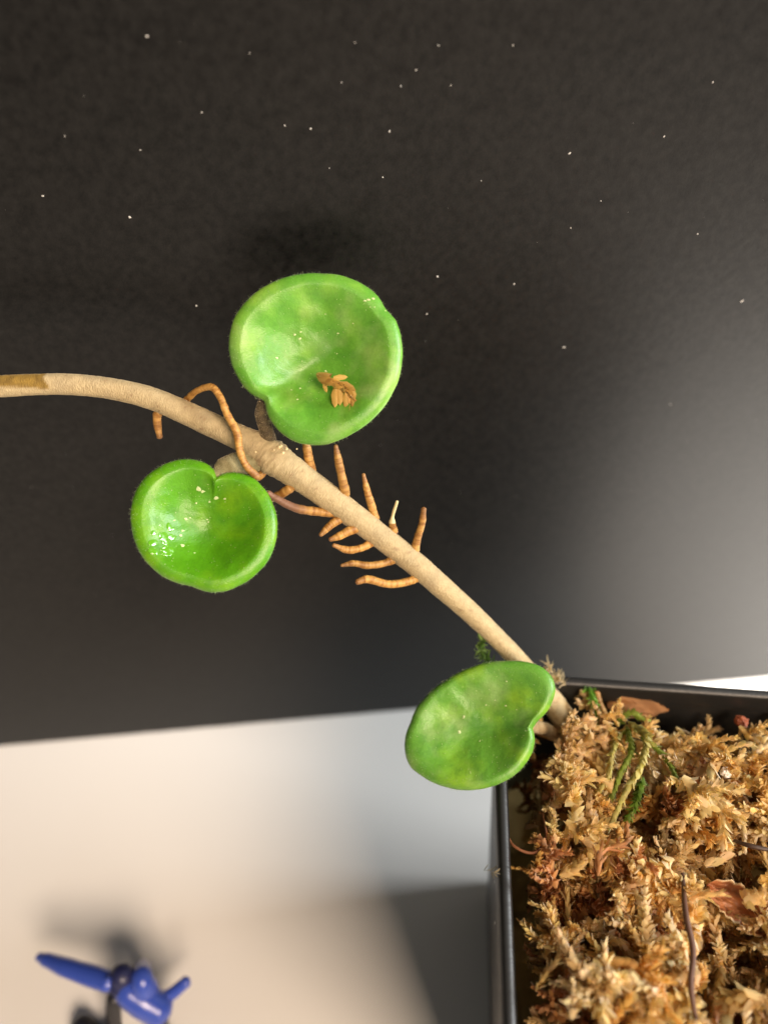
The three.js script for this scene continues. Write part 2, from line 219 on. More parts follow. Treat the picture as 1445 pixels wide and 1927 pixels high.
// ---------- moss filling the pot ----------
function leaflet(pos, idx, col, base, dir, nrm, L, W, cup, tint, curl) {
  const side = new THREE.Vector3().crossVectors(dir, nrm).normalize(), o = pos.length / 3;
  const rows = [[0, 0.4], [0.4, 1], [0.78, 0.7]];
  for (const [t, w] of rows) for (const s of [-1, 0, 1]) {
    const q = base.clone().addScaledVector(dir, L * t).addScaledVector(side, s * W * 0.5 * w).addScaledVector(nrm, (s ? cup : 0) * W * w + curl * L * t * t);
    pos.push(q.x, q.y, q.z); col.push(...tint);
  }
  const tip = base.clone().addScaledVector(dir, L).addScaledVector(nrm, curl * L * 1.1);
  pos.push(tip.x, tip.y, tip.z); col.push(...tint);
  for (let r = 0; r < 2; r++) for (let s = 0; s < 2; s++) { const a = o + r * 3 + s; idx.push(a, a + 1, a + 3, a + 1, a + 4, a + 3); }
  idx.push(o + 6, o + 7, o + 9, o + 7, o + 8, o + 9);
}
function strandGeo({ L, n, angle, leafL, leafW, bend, taper = 0.5 }) {
  const pos = [], idx = [], col = [];
  const c = new THREE.CatmullRomCurve3([0, 0.33, 0.66, 1].map((t) => new THREE.Vector3((t - 0.5) * L, bend * L * Math.sin(t * 3.1) * rr(0.5, 1) , rr(-0.12, 0.12) * L)));
  for (let i = 0; i < n; i++) {
    const t = i / n, P = c.getPoint(t), T = c.getTangent(t);
    const a = i * 2.39996 + rr(-0.5, 0.5);
    const N = new THREE.Vector3(0, 1, 0).sub(T.clone().multiplyScalar(T.y)).normalize(), B = new THREE.Vector3().crossVectors(T, N);
    const out = N.clone().multiplyScalar(Math.cos(a)).addScaledVector(B, Math.sin(a));
    const an = angle * rr(0.55, 1.4) * (1 - 0.45 * t), k = (1 - taper * t * t) * rr(0.7, 1.2);
    const dir = T.clone().multiplyScalar(Math.cos(an)).addScaledVector(out, Math.sin(an)).normalize();
    const nr = T.clone().multiplyScalar(-Math.sin(an)).addScaledVector(out, Math.cos(an)).normalize();
    const tone = rr(0.72, 1.12);
    leaflet(pos, idx, col, P.clone().addScaledVector(out, 0.0002), dir, nr, leafL * k, leafW * k, -rr(0.1, 0.35), [tone, tone * rr(0.93, 1.02), tone * rr(0.8, 1.05)], rr(-0.35, 0.15));
  }
  return geo(pos, idx, null, col);
}
const strandShapes = [];
for (let i = 0; i < 9; i++) strandShapes.push(strandGeo({ L: rr(0.006, 0.009), n: 100 + Math.floor(rr(0, 40)), angle: rr(0.6, 1.15), leafL: rr(0.0013, 0.0020), leafW: rr(0.0007, 0.0011), bend: rr(-0.2, 0.2) }));
for (let i = 0; i < 6; i++) strandShapes.push(strandGeo({ L: rr(0.008, 0.012), n: 120 + Math.floor(rr(0, 40)), angle: rr(0.3, 0.55), leafL: rr(0.0014, 0.0020), leafW: rr(0.0007, 0.0010), bend: rr(-0.25, 0.25), taper: 0.7 }));
for (let i = 0; i < 4; i++) strandShapes.push(strandGeo({ L: rr(0.009, 0.013), n: 46, angle: rr(0.4, 0.8), leafL: rr(0.0013, 0.0024), leafW: rr(0.0004, 0.0008), bend: rr(-0.3, 0.3), taper: 0.3 }));
// a sphagnum tuft: a short axis with drooping side branches clothed in overlapping cupped leaflets
function clothe(pos, idx, col, c, n, angle, LL, WW, tip, cTint) {
  for (let i = 0; i < n; i++) {
    const t = i / n, P = c.getPoint(t), T = c.getTangent(t), a = i * 2.39996 + rr(-0.4, 0.4);
    const N = new THREE.Vector3(0.2, 1, 0.1).sub(T.clone().multiplyScalar(T.y + 0.2 * T.x + 0.1 * T.z)).normalize(), B = new THREE.Vector3().crossVectors(T, N);
    const out = N.clone().multiplyScalar(Math.cos(a)).addScaledVector(B, Math.sin(a));
    const an = angle * rr(0.5, 1.5), k = (1 - tip * t) * rr(0.75, 1.25), tone = cTint * rr(0.8, 1.12);
    const dir = T.clone().multiplyScalar(Math.cos(an)).addScaledVector(out, Math.sin(an)).normalize();
    const nr = T.clone().multiplyScalar(-Math.sin(an)).addScaledVector(out, Math.cos(an)).normalize();
    leaflet(pos, idx, col, P.addScaledVector(out, 0.00015), dir, nr, LL * k, WW * k, -rr(0.15, 0.4), [tone, tone * rr(0.92, 1.02), tone * rr(0.78, 1.06)], rr(-0.3, 0.2));
  }
}
function tuftGeo() {
  const pos = [], idx = [], col = [], L = rr(0.005, 0.008);
  const ax = new THREE.CatmullRomCurve3([0, 0.5, 1].map((t) => new THREE.Vector3((t - 0.5) * L, rr(-0.12, 0.12) * L, rr(-0.15, 0.15) * L)));
  clothe(pos, idx, col, ax, 40, 0.7, 0.0016, 0.0010, 0.3, 1);
  const nb = 7 + Math.floor(rr(0, 4));
  for (let i = 0; i < nb; i++) {
    const t = rr(0.15, 1), P = ax.getPoint(t), T = ax.getTangent(t), a = i * 2.4 + rr(-0.4, 0.4), out = new THREE.Vector3(0, Math.cos(a), Math.sin(a));
    const l = rr(0.0026, 0.0052) * (1.15 - 0.4 * t), d = T.clone().multiplyScalar(rr(0.1, 0.9)).add(out).normalize();
    const c = new THREE.CatmullRomCurve3([P, P.clone().addScaledVector(d, l * 0.55).add(new THREE.Vector3(rr(-0.0004, 0.0004), rr(0, 0.0004), rr(-0.0004, 0.0004))), P.clone().addScaledVector(d, l).add(new THREE.Vector3(rr(-0.0008, 0.0008), rr(-0.0012, 0.0002), rr(-0.0008, 0.0008)))]);
    clothe(pos, idx, col, c, 20, rr(0.3, 0.65), rr(0.0011, 0.0016), rr(0.0007, 0.0010), 0.45, rr(0.88, 1.08));
  }
  return geo(pos, idx, null, col);
}
const tuftShapes = []; for (let i = 0; i < 12; i++) tuftShapes.push(tuftGeo());
const mossMat = (r, g, b, tr = 0.5) => phy({ color: rgb(r, g, b), roughness: 0.62, transmission: tr, thickness: 0, vertexColors: true, ior: 1.35 });
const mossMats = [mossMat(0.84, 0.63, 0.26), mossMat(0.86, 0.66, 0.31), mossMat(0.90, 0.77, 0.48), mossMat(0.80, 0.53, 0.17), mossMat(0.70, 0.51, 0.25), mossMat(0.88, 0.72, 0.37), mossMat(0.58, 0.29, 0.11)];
const greenMats = [mossMat(0.30, 0.40, 0.06), mossMat(0.16, 0.30, 0.03), mossMat(0.62, 0.58, 0.20), mossMat(0.24, 0.50, 0.05)];
const potInv = (p) => { const c = Math.cos(-POT.yaw), s = Math.sin(-POT.yaw), x = p.x - POT.c[0] * MM, z = p.z - POT.c[2] * MM; return [c * x - s * z, s * x + c * z]; };
const mossBed = group('moss_bed', POT.c[0] * MM, 0, POT.c[2] * MM);
mossBed.rotation.y = -POT.yaw;
const voids = DATA.mossfix.voids.map((p, i) => [...potInv(v3(p)), [0.0036, 0.0038, 0.003, 0.0026, 0.003, 0.003, 0.0034, 0.0026][i]]);
const surf = (x, z) => {                         // moss surface height in pot coordinates
  const hw = POT.w * MM / 2, back = z + hw, left = x + hw;
  let y = POT.h * MM - 0.0014 + 0.0008 * sstep(0.004, 0.024, back) + 0.0095 * fbm(x * 105, z * 105, 4.7, 2);
  y -= 0.0022 * (1 - sstep(0.001, 0.004, left)) + 0.002 * (1 - sstep(0.001, 0.004, back));
  y += 0.0016 * (1 - sstep(0.012, 0.020, left)) * (1 - sstep(0.006, 0.012, back)) * sstep(0.004, 0.008, left);
  for (const [vx, vz, r] of voids) y -= 0.0095 * Math.exp(-((x - vx) ** 2 + (z - vz) ** 2) / (r * r));
  return y;
};
{
  const hw = POT.w * MM / 2 - 0.0035;
  // packed moss deep in the pot
  const nx = 70, pos = [], idx = [];
  for (let j = 0; j <= nx; j++) for (let i = 0; i <= nx; i++) { const x = (i / nx - 0.5) * 2 * (hw + 0.0004), z = (j / nx - 0.5) * 2 * (hw + 0.0004); pos.push(x, surf(x, z) * 0.4 + POT.h * MM * 0.6 - 0.026 + 0.002 * fbm(x * 900, z * 900, 1, 3), z); }
  for (let j = 0; j < nx; j++) for (let i = 0; i < nx; i++) { const a = j * (nx + 1) + i; idx.push(a, a + nx + 1, a + 1, a + 1, a + nx + 1, a + nx + 2); }
  mesh('moss_fill', geo(pos, idx), std({ color: rgb(0.84, 0.63, 0.26), roughness: 0.8 }), mossBed, 'stuff');
  // deeper strands nobody could count
  const M = new THREE.Matrix4(), Q = new THREE.Quaternion(), E = new THREE.Euler();
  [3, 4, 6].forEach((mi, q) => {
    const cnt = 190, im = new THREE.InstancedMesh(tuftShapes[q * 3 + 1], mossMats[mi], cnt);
    for (let i = 0; i < cnt; i++) {
      const x = rr(-hw + 0.003, hw - 0.003), z = rr(-hw + 0.003, hw - 0.003);
      E.set(rr(-0.5, 0.5), rr(0, 6.28), rr(-0.5, 0.5)); Q.setFromEuler(E); const s = rr(0.6, 0.95);
      M.compose(new THREE.Vector3(x, surf(x, z) - rr(0.004, 0.007), z), Q, new THREE.Vector3(s, s, s)); im.setMatrixAt(i, M);
    }
    im.name = 'deep_moss'; im.userData.kind = 'stuff'; im.castShadow = im.receiveShadow = true; mossBed.add(im);
  });
  // strands one can pick out at the surface
  const x0 = -hw, x1 = -hw + 0.044, z0 = -hw, z1 = -hw + 0.052;
  const cols = 16, rows = 18; let n = 0;
  for (let j = 0; j < rows; j++) for (let i = 0; i < cols; i++) {
    const x = x0 + 0.0010 + (x1 - x0) * (i + rr(0, 1)) / cols, z = z0 + 0.0015 + (z1 - z0) * (j + rr(0, 1)) / rows;
    const y = surf(x, z) + rr(-0.0018, 0.0012);
    const patch = fbm(x * 130 + 9, z * 130, 8.8, 2);
    const mat = patch > 0.22 ? mossMats[6] : patch < -0.2 ? mossMats[2] : pick(mossMats.slice(0, 6));
    if (surf(x, z) < POT.h * MM - 0.0085) continue;
    const tuft = rnd() < 0.68, m = mesh('moss_strand', tuft ? pick(tuftShapes) : pick(strandShapes), mat, mossBed);
    const s = rr(0.72, 1.1), edge = Math.min(x - x0, z - z0);
    m.scale.setScalar(s * (edge < 0.005 ? 0.7 : 1));
    m.rotation.set(rr(-0.4, 0.4), edge < 0.006 ? (x - x0 < z - z0 ? Math.PI / 2 + rr(-0.5, 0.5) : rr(-0.5, 0.5)) : rr(0, 6.28), rr(-0.55, 0.55), 'YXZ');
    m.position.set(x, y, z); n++;
  }
  for (const [p, s, ry] of DATA.mossfix.hump.map((p, i) => [p, [1.0, 0.9, 0.8, 0.8][i], [0.5, 1.2, 2.2, 0.9][i]])) {
    const [lx, lz] = potInv(v3(p)), m = mesh('moss_strand', tuftShapes[3], mossMats[4], mossBed);
    m.position.set(lx, p[1] * MM, lz); m.scale.setScalar(s); m.rotation.set(0, ry, 0.4);
  }
  // the rest of the pot, nearer the viewer and to the right
  const cnt = 240, im = new THREE.InstancedMesh(tuftShapes[2], mossMats[0], cnt);
  for (let i = 0; i < cnt; i++) {
    let x, z; do { x = rr(-hw + 0.004, hw - 0.004); z = rr(-hw + 0.004, hw - 0.004); } while (x < x1 && z < z1);
    E.set(rr(-0.5, 0.5), rr(0, 6.28), rr(-0.5, 0.5)); Q.setFromEuler(E); const s = rr(0.7, 1.1);
    M.compose(new THREE.Vector3(x, surf(x, z) + rr(-0.002, 0.001), z), Q, new THREE.Vector3(s, s, s)); im.setMatrixAt(i, M);
  }
  im.name = 'outlying_moss'; im.userData.kind = 'stuff'; im.castShadow = im.receiveShadow = true; mossBed.add(im);
  // green living strands beside the stem
  DATA.green.forEach((pts, i) => {
    const pos = [], idx = [], col = [], c = new THREE.CatmullRomCurve3(pts.map((p) => { const q = v3(p), [lx, lz] = potInv(q); return new THREE.Vector3(lx, q.y + 0.0012, lz); }));
    const r = pts[1][3] * MM, n = Math.round(c.getLength() / 0.00009);
    clothe(pos, idx, col, c, n, [0.3, 0.35, 0.4, 0.5, 0.6, 0.7, 0.5][i], r * 1.9, r * 1.0, 0.4, 1);
    const m = mesh('green_moss_strand', geo(pos, idx, null, col), [greenMats[2], greenMats[0], greenMats[0], greenMats[3], greenMats[0], greenMats[1], greenMats[2]][i], mossBed);
    m.userData.label = 'green living moss strand beside the stem';
  });
  tag(mossBed, 'tangled straw-coloured sphagnum moss filling the black pot', 'moss');
}

// loose litter lying on the moss
function litter(name, g, mat, label, cat) { const m = mesh(name, g, mat); tag(m, label, cat); return m; }
const tubeOf = (pts, r, opt = {}) => taperTube(pts.map((p, i) => [...p, r * (i === 0 || i === pts.length - 1 ? 0.7 : 1)]), { seg: 40, rad: 8, rough: (t, a) => 1 + 0.25 * fbm(t * 14, a, 2.2, 2), ...opt });
const twigMat = std({ color: rgb(0.10, 0.045, 0.025), roughness: 0.6 });
litter('twig', tubeOf(DATA.mossfix.twig.map((p) => [p[0], p[1] + 2.5, p[2]]), 0.32), twigMat, 'long thin dark brown twig lying across the straw moss', 'twig');
litter('twig', tubeOf(DATA.mossfix.twig2.map((p) => [p[0], p[1] + 2.2, p[2]]), 0.28), std({ color: rgb(0.05, 0.025, 0.015), roughness: 0.6 }), 'short near-black twig in the moss below the white bead', 'twig');
litter('dry_stalk', tubeOf(DATA.mossfix.arc.map((p) => [p[0], p[1] + 1.2, p[2]]), 0.18), std({ color: rgb(0.20, 0.075, 0.03), roughness: 0.6 }), 'curved reddish brown stalk in the moss against the pot wall', 'stalk');
function chip(p, sx, sy, sz, rot, mat, name, label, cat, lift = 0.0012) {
  const g = new THREE.IcosahedronGeometry(1, 4), q = g.attributes.position, v = new THREE.Vector3();
  for (let i = 0; i < q.count; i++) { v.fromBufferAttribute(q, i); const k = 1 + 0.75 * fbm(v.x * 2.1 + p[0], v.y * 2.1, v.z * 2.1, 4); q.setXYZ(i, v.x * k * sx * MM, v.y * k * sy * MM, v.z * k * sz * MM); }
  g.rotateX(rot[0]); g.rotateY(rot[1]); g.rotateZ(rot[2]); g.computeVertexNormals();
  const m = mesh(name, g, mat); const [lx, lz] = potInv(v3(p)); m.position.set(p[0] * MM, Math.min(p[1] * MM, surf(lx, lz) + lift), p[2] * MM); return tag(m, label, cat);
}
chip(DATA.mossfix.bark[0], 4.4, 1.9, 2.4, [0.5, 0.1, -0.12], std({ color: rgb(0.50, 0.22, 0.07), roughness: 0.7, bumpMap: withRepeat(grainTex, 1.5), bumpScale: 0.0004 }), 'bark_chip', 'orange brown bark chip in the moss under the back rim', 'bark chip');
{ // a curled scrap of dead leaf with ragged outline and streaks
  const nu = 40, nv = 24, pos = [], idx = [], col = [];
  for (let s = 0; s < 2; s++) for (let j = 0; j <= nv; j++) for (let i = 0; i <= nu; i++) {
    const u = i / nu * 2 - 1, v = j / nv * 2 - 1, half = 2.1 * Math.pow(Math.max(0.02, 1 - Math.abs(u) ** 2.6), 0.6) * (1 + 0.8 * fbm(u * 4, Math.sign(v) * 3, 2, 4));
    const x = u * 4.6, z = v * half, y = 1.1 * v * v + 0.5 * Math.sin(u * 2.4) + 1.1 * fbm(u * 3, v * 3, 5, 4) - (s ? 0.22 : 0);
    pos.push(x * MM, y * MM, z * MM);
    const k = fbm(u * 1.2, v * 9, 3.3, 3); col.push(...mix(mix([0.22, 0.065, 0.022], [0.46, 0.19, 0.075], clamp(0.5 + 1.6 * k)), [0.60, 0.44, 0.24], sstep(0.88, 0.98, Math.abs(v) + 0.3 * k)));
  }
  const w = nu + 1, o = w * (nv + 1);
  for (let j = 0; j < nv; j++) for (let i = 0; i < nu; i++) { const a = j * w + i; idx.push(a, a + w, a + 1, a + 1, a + w, a + w + 1, o + a, o + a + 1, o + a + w, o + a + 1, o + a + w + 1, o + a + w); }
  for (let i = 0; i < nu; i++) { const a = i, c = nv * w + i; idx.push(a, a + 1, o + a, a + 1, o + a + 1, o + a, c, o + c, c + 1, c + 1, o + c, o + c + 1); }
  const m = mesh('dead_leaf', geo(pos, idx, null, col), phy({ color: 0xffffff, vertexColors: true, roughness: 0.5 }));
  const p = DATA.mossfix.leafbit[0], [lx, lz] = potInv(v3(p));
  m.position.set(p[0] * MM, surf(lx, lz) + 0.0004, p[2] * MM); m.rotation.set(0.2, -0.65, -0.12, 'YXZ');
  tag(m, 'curled reddish brown dead leaf scrap beside the thin dark twig', 'leaf scrap');
}
chip(DATA.mossfix.red[0], 0.9, 0.7, 0.8, [0, 0, 0], std({ color: rgb(0.40, 0.10, 0.035), roughness: 0.6 }), 'bark_crumb', 'small orange red crumb in the gap behind the moss', 'crumb');
chip(DATA.mossfix.bead[0].map((x, i) => x + (i === 1 ? 2 : 0)), 0.65, 0.6, 0.65, [0, 0, 0], std({ color: rgb(0.85, 0.84, 0.82), roughness: 0.6 }), 'perlite_bead', 'white perlite bead on the moss', 'bead');
chip(DATA.mossfix.seed[0].map((x, i) => x + (i === 1 ? 2 : 0)), 0.55, 0.5, 0.9, [0, 0.4, 0], std({ color: rgb(0.05, 0.02, 0.01), roughness: 0.5 }), 'seed', 'dark brown oval seed on the moss', 'seed');

// ---------- the plant ----------
const plant = group('trailing_plant');
const stemColour = (t, a, p) => {
  const x = p.x / MM, k = fbm(p.x * 1400, p.y * 1400, p.z * 1400, 3), c2 = fbm(p.x * 350 + 5, p.y * 350, p.z * 350, 2);
  let c = mix([0.36, 0.28, 0.15], [0.47, 0.375, 0.21], clamp(0.5 + 1.3 * k));
  c = mix(c, [0.30, 0.24, 0.14], clamp(c2 * 1.4));
  if (k < -0.32) c = mix(c, [0.24, 0.15, 0.08], 0.6);
  // bare olive-brown bark towards the tip, where the felt has rubbed off
  const edge = -38.5 + 0.8 * fbm(p.y * 700, p.z * 700, 2, 2), yy = p.y / MM, zz = p.z / MM;
  const side = (yy - 99.85) * 0.72 - (zz + 71.1) * 0.69 + 0.35 * fbm(p.x * 500, 1, 4, 2);       // the upper side of the stem
  const bare = (1 - sstep(edge - 0.12, edge + 0.12, x + 0.3 * side)) * sstep(-0.75, -0.45, side);
  return mix(c, mix([0.16, 0.095, 0.014], [0.29, 0.18, 0.03], clamp(0.5 + 1.5 * k)), bare);
};
const stemGeo = taperTube(DATA.stem, { seg: 420, rad: 28, rough: (t, a) => 1 + 0.05 * Math.exp(-(((t - 0.455) / 0.03) ** 2)) * noise.noise(t * 90, Math.cos(a) * 2, Math.sin(a) * 2) * 3 + 0.06 * fbm(t * 60, Math.cos(a) * 1.5, Math.sin(a) * 1.5, 3) + 0.035 * noise.noise(t * 240, Math.cos(a) * 4, Math.sin(a) * 4), colour: stemColour, uvm: 0.008 });
const stemMat = phy({ color: 0xffffff, vertexColors: true, roughness: 0.85, sheen: 0.4, sheenColor: rgb(0.8, 0.7, 0.5), sheenRoughness: 0.5, bumpMap: withRepeat(speckTex, 0.5, 0.25), bumpScale: 0.00009 });
const stem = mesh('stem', stemGeo, stemMat, plant);
const hairMat = phy({ color: rgb(0.75, 0.62, 0.42), roughness: 0.8, transmission: 0.3, thickness: 0 });
mesh('felt_hair', fuzz(stemGeo, 15000, 0.00032, 0.00003, (p) => p.x > -0.0375), hairMat, stem, 'stuff');
// crumbs of scale on the node
{
  const cr = [];
  const D = DATA.stem[11];
  for (let i = 0; i < 12; i++) { const q = new THREE.IcosahedronGeometry(rr(0.0001, 0.00024), 0); const a = rr(0, 6.28); q.translate(D[0] * MM + rr(-0.002, 0.003), D[1] * MM + 0.0019 + rr(-0.0004, 0.0002), D[2] * MM + rr(-0.0002, 0.001)); cr.push(q); }
  mesh('crumbs', mergeGeometries(cr), std({ color: rgb(0.75, 0.62, 0.36), roughness: 0.7 }), stem, 'stuff');
}
// aerial roots
const rootMat = phy({ color: 0xffffff, vertexColors: true, roughness: 0.55 });
DATA.roots.forEach((pts, ri) => {
  const len = pts.reduce((s, p, i) => i ? s + v3(p).distanceTo(v3(pts[i - 1])) : 0, 0) / MM, f = len * 1.5;
  const tone = rr(0.8, 1.1), pale = ri === 5;
  const g = taperTube(pts, { seg: Math.max(40, Math.round(len * 9)), rad: 12,
    rough: (t, a) => 1 + 0.10 * noise.noise(t * f * 1.2, ri * 3, 0.5) + 0.12 * fbm(t * f, Math.cos(a), Math.sin(a) + ri, 3) + 0.07 * noise.noise(t * f * 5, ri, 2) + 0.06 * noise.noise(t * f * 9, Math.cos(a) * 2, Math.sin(a) * 2),
    colour: (t, a, p) => {
      const k = fbm(t * f * 1.3, Math.cos(a) * 0.6, ri * 2.7, 3) + 0.55 * noise.noise(t * f * 4.5, Math.cos(a) * 0.8, ri * 5.1) + 0.3 * noise.noise(p.x * 5200, p.y * 5200, p.z * 5200);
      let c = mix([0.24, 0.10, 0.016], [0.50, 0.275, 0.07], clamp(0.5 + 1.6 * k));
      if (ri === 8) c = mix(c, [0.17, 0.085, 0.05], sstep(0.25, 0.6, t));
      else c = mix(c, [0.14, 0.06, 0.025], sstep(0.75, 1, t) * 0.55);
      if (pale && t > 0.35) c = [0.66, 0.55, 0.30];
      return c.map((x) => x * tone);
    } });
  mesh('aerial_root', g, rootMat, plant);
});
// leaves
const leafTone = [
  { base: [0.10, 0.30, 0.026], dark: [0.055, 0.21, 0.016], light: [0.22, 0.42, 0.05], milky: 0.7, rough: 0.40 },
  { base: [0.075, 0.265, 0.004], dark: [0.045, 0.185, 0.003], light: [0.18, 0.37, 0.005], milky: 0.0, rough: 0.38 },
  { base: [0.10, 0.28, 0.026], dark: [0.055, 0.20, 0.022], light: [0.23, 0.44, 0.025], milky: 0.75, rough: 0.42 },
];
const leafFuzz = phy({ color: rgb(0.42, 0.55, 0.28), roughness: 0.8, transmission: 0.4, thickness: 0 });
DATA.leaves.forEach((Lf, li) => {
  const leaf = new THREE.Group(); leaf.name = 'leaf'; plant.add(leaf);
  const n = new THREE.Vector3(...Lf.n), u = new THREE.Vector3(...Lf.u), v = new THREE.Vector3().crossVectors(n, u);
  leaf.matrixAutoUpdate = true;
  leaf.quaternion.setFromRotationMatrix(new THREE.Matrix4().makeBasis(u, v, n)); leaf.position.copy(v3(Lf.o));
  const R = (a) => { const t = ((a + Math.PI) / (2 * Math.PI) * 96 + 96 * 4) % 96, i = Math.floor(t), f = t - i; const p = (k) => Lf.r[(i + k + 96) % 96]; const p0 = p(-1), p1 = p(0), p2 = p(1), p3 = p(2); return p1 + 0.5 * f * (p2 - p0 + f * (2 * p0 - 5 * p1 + 4 * p2 - p3 + f * (3 * (p1 - p2) + p3 - p0))); };
  const mean = Lf.r.reduce((s, x) => s + x, 0) / 96;
  const nA = 192, e = [0.9, 0.85, 0.85][li], er = [1.35, 1.25, 0.95][li], depth = [3.2, 3.4, 1.6][li];
  const inner = 1 - er / mean;
  const [nxm, nym] = Lf.notch, [axm, aym] = Lf.apex, ml = Math.hypot(axm - nxm, aym - nym), mx = (axm - nxm) / ml, my = (aym - nym) / ml;
  const rib = (x, y) => { const s = (x - nxm) * mx + (y - nym) * my, d = -(x - nxm) * my + (y - nym) * mx; return [s / ml, d]; };
  const Rs = Array.from({ length: 96 }, (_, i) => { let s = 0; for (let k = -9; k <= 9; k++) s += Math.max(Lf.r[(i + k + 96) % 96], mean * 0.93); return s / 19; });
  const topZ = (x, y, r0) => {
    const [s, d] = rib(x, y), at = (Math.atan2(y, x) + Math.PI) / (2 * Math.PI) * 96, ai = Math.floor(at) % 96;
    const soft = Math.hypot(x, y) / (Rs[ai] + (Rs[(ai + 1) % 96] - Rs[ai]) * (at - Math.floor(at))) / inner * 0.9;
    const r = soft + (r0 - soft) * clamp(r0 / 0.9) ** 5;
    let z = -depth * Math.pow(1 - clamp(r / 0.9) ** 2.3, 1.45);
    const fade = 1 - sstep(0.7, 0.95, r);
    z += fade * (0.75 * fbm(x * 0.23 + li * 7, y * 0.23, 1.7, 2) + 0.10 * fbm(x * 0.9, y * 0.9, li * 3 + 0.4, 2));
    z -= 0.5 * Math.exp(-(d * d) / 1.9) * sstep(-0.05, 0.1, s) * (1 - sstep(0.45, 0.95, s)) * [1, 0.45, 0.7][li];
    return z;
  };
  // cross-section: [r, z] from the middle of the upper face over the rolled rim to the middle of the underside
  const pos = [], idx = [], uv = []; const rowsTop = 44, rowsRim = 14, rowsBot = 16;
  const rows = [];
  for (let i = 0; i <= rowsTop; i++) rows.push(['t', inner * Math.pow(i / rowsTop, 0.8)]);
  for (let i = 1; i <= rowsRim; i++) rows.push(['r', Math.PI / 2 - Math.PI * i / rowsRim]);
  for (let i = 1; i <= rowsBot; i++) rows.push(['b', inner * (1 - i / rowsBot)]);
  rows.forEach(([kind, q]) => {
    for (let j = 0; j < nA; j++) {
      const a = j / nA * 2 * Math.PI - Math.PI, Ra = R(a) * (1 + 0.004 * noise.noise(Math.cos(a) * 6, Math.sin(a) * 6, li * 4));
      let r, z;
      const ez = e * (1 + 0.12 * noise.noise(Math.cos(a) * 2.5, Math.sin(a) * 2.5, li * 9 + 2));
      if (kind === 't') { r = q; const x = r * Ra * Math.cos(a), y = r * Ra * Math.sin(a); z = topZ(x, y, r / inner * 0.9) ; }
      else if (kind === 'r') { r = inner + (1 - inner) * Math.cos(q); z = -ez + ez * Math.sin(q); }
      else { r = Math.max(q, 0.0005); z = -2 * ez - depth * 0.75 * (1 - (q / inner) ** 2); }
      const rim = -0.35 * Math.cos(2 * (a - Math.atan2(my, mx))) * r * r * [1, 0.6, 0.8][li];
      const x = r * Ra * Math.cos(a), y = r * Ra * Math.sin(a);
      pos.push(x * MM, y * MM, (z + rim) * MM); uv.push(0.5 + x / 24, 0.5 + y / 24);
    }
  });
  for (let i = 0; i < rows.length - 1; i++) for (let j = 0; j < nA; j++) { const a = i * nA + j, b = i * nA + (j + 1) % nA; idx.push(a, a + nA, b, b, a + nA, b + nA); }
  const g = geo(pos, idx, uv), T = leafTone[li];
  const tex = dataTex(384, 384, (uu, vv) => {
    const x = (uu - 0.5) * 24, y = (vv - 0.5) * 24, [s, d] = rib(x, y);
    const k = fbm(x * 0.20 + li * 11, y * 0.20, 0.9, 3), k2 = fbm(x * 0.55, y * 0.55 + li * 5, 7.7, 3), k3 = fbm(x * 3.5, y * 3.5, li, 2);
    let c = mix(T.base, T.light, clamp(k * 2.2 + 0.1) * 0.8);
    c = mix(c, T.dark, clamp(k2 * 1.8) * 0.8);
    c = mix(c, T.dark, 0.45 * Math.exp(-(d * d) / 0.7) * sstep(0, 0.1, s) * (1 - sstep(0.5, 0.9, s)));
    c = mix(c, [0.30, 0.42, 0.16], T.milky * clamp(fbm(x * 0.33 + 4, y * 0.33 + li * 2, 5.5, 4) * 1.6 + 0.05) * 0.75);
    return c.map((q) => q * (1 + 0.22 * k3));
  }, true);
  const mat = phy({ map: tex, roughness: T.rough, sheen: 0.35, sheenColor: rgb(0.6, 0.85, 0.5), sheenRoughness: 0.4, bumpMap: withRepeat(speckTex, 1.5), bumpScale: 0.000022, specularIntensity: 1 });
  const blade = mesh('blade', g, mat, leaf);
  mesh('fuzz', fuzz(g, 5200, 0.0003, 0.000028, (p) => Math.hypot(p.x, p.y) > 0.82 * R(Math.atan2(p.y, p.x)) * MM), leafFuzz, leaf, 'stuff');
  // pale flecks of dried residue on the upper face
  const fl = [], spots = [
    [[-2.6, 3.1, .35], [-1.9, 3.4, .3], [-2.0, 2.7, .35], [-4.6, 0.4, .4], [-2.0, -3.0, .3], [-3.0, -3.2, .3], [-2.2, -4.4, .3], [0.9, -0.9, .35], [0.3, -1.1, .2], [2.4, 3.3, .25], [1.0, 5.3, .2], [5.6, 6.4, .35], [6.0, 6.55, .45], [6.5, 6.7, .4], [6.2, 5.7, .2], [6.7, 5.7, .2], [7.9, 5.4, .25], [4.2, 4.2, .2], [2.2, 1.1, .2], [-4.9, -2.4, .2], [4.3, -3.8, .2]],
    [[-0.9, 4.4, .75], [-0.5, 4.2, .5], [1.0, 3.5, .5], [2.0, 3.4, .35], [-1.3, 2.9, .3], [0.2, 3.1, .25], [-2.4, 1.1, .5], [-2.0, 1.25, .25], [-0.1, 1.15, .25], [0.05, 0.9, .3], [-2.7, -0.3, .45], [-2.9, -0.9, .4], [-2.6, -2.1, .45], [-3.6, 0.8, .3], [-1.2, -2.9, .2]],
    [[-2.1, 1.2, .35], [-2.1, 1.0, .3], [-2.7, -0.6, .5], [-2.7, -0.8, .35], [3.3, 2.3, .3], [2.0, 3.0, .2], [3.6, 5.2, .25], [4.6, 1.8, .2], [-0.2, -1.8, .2], [0.8, 2.5, .2]],
  ][li];
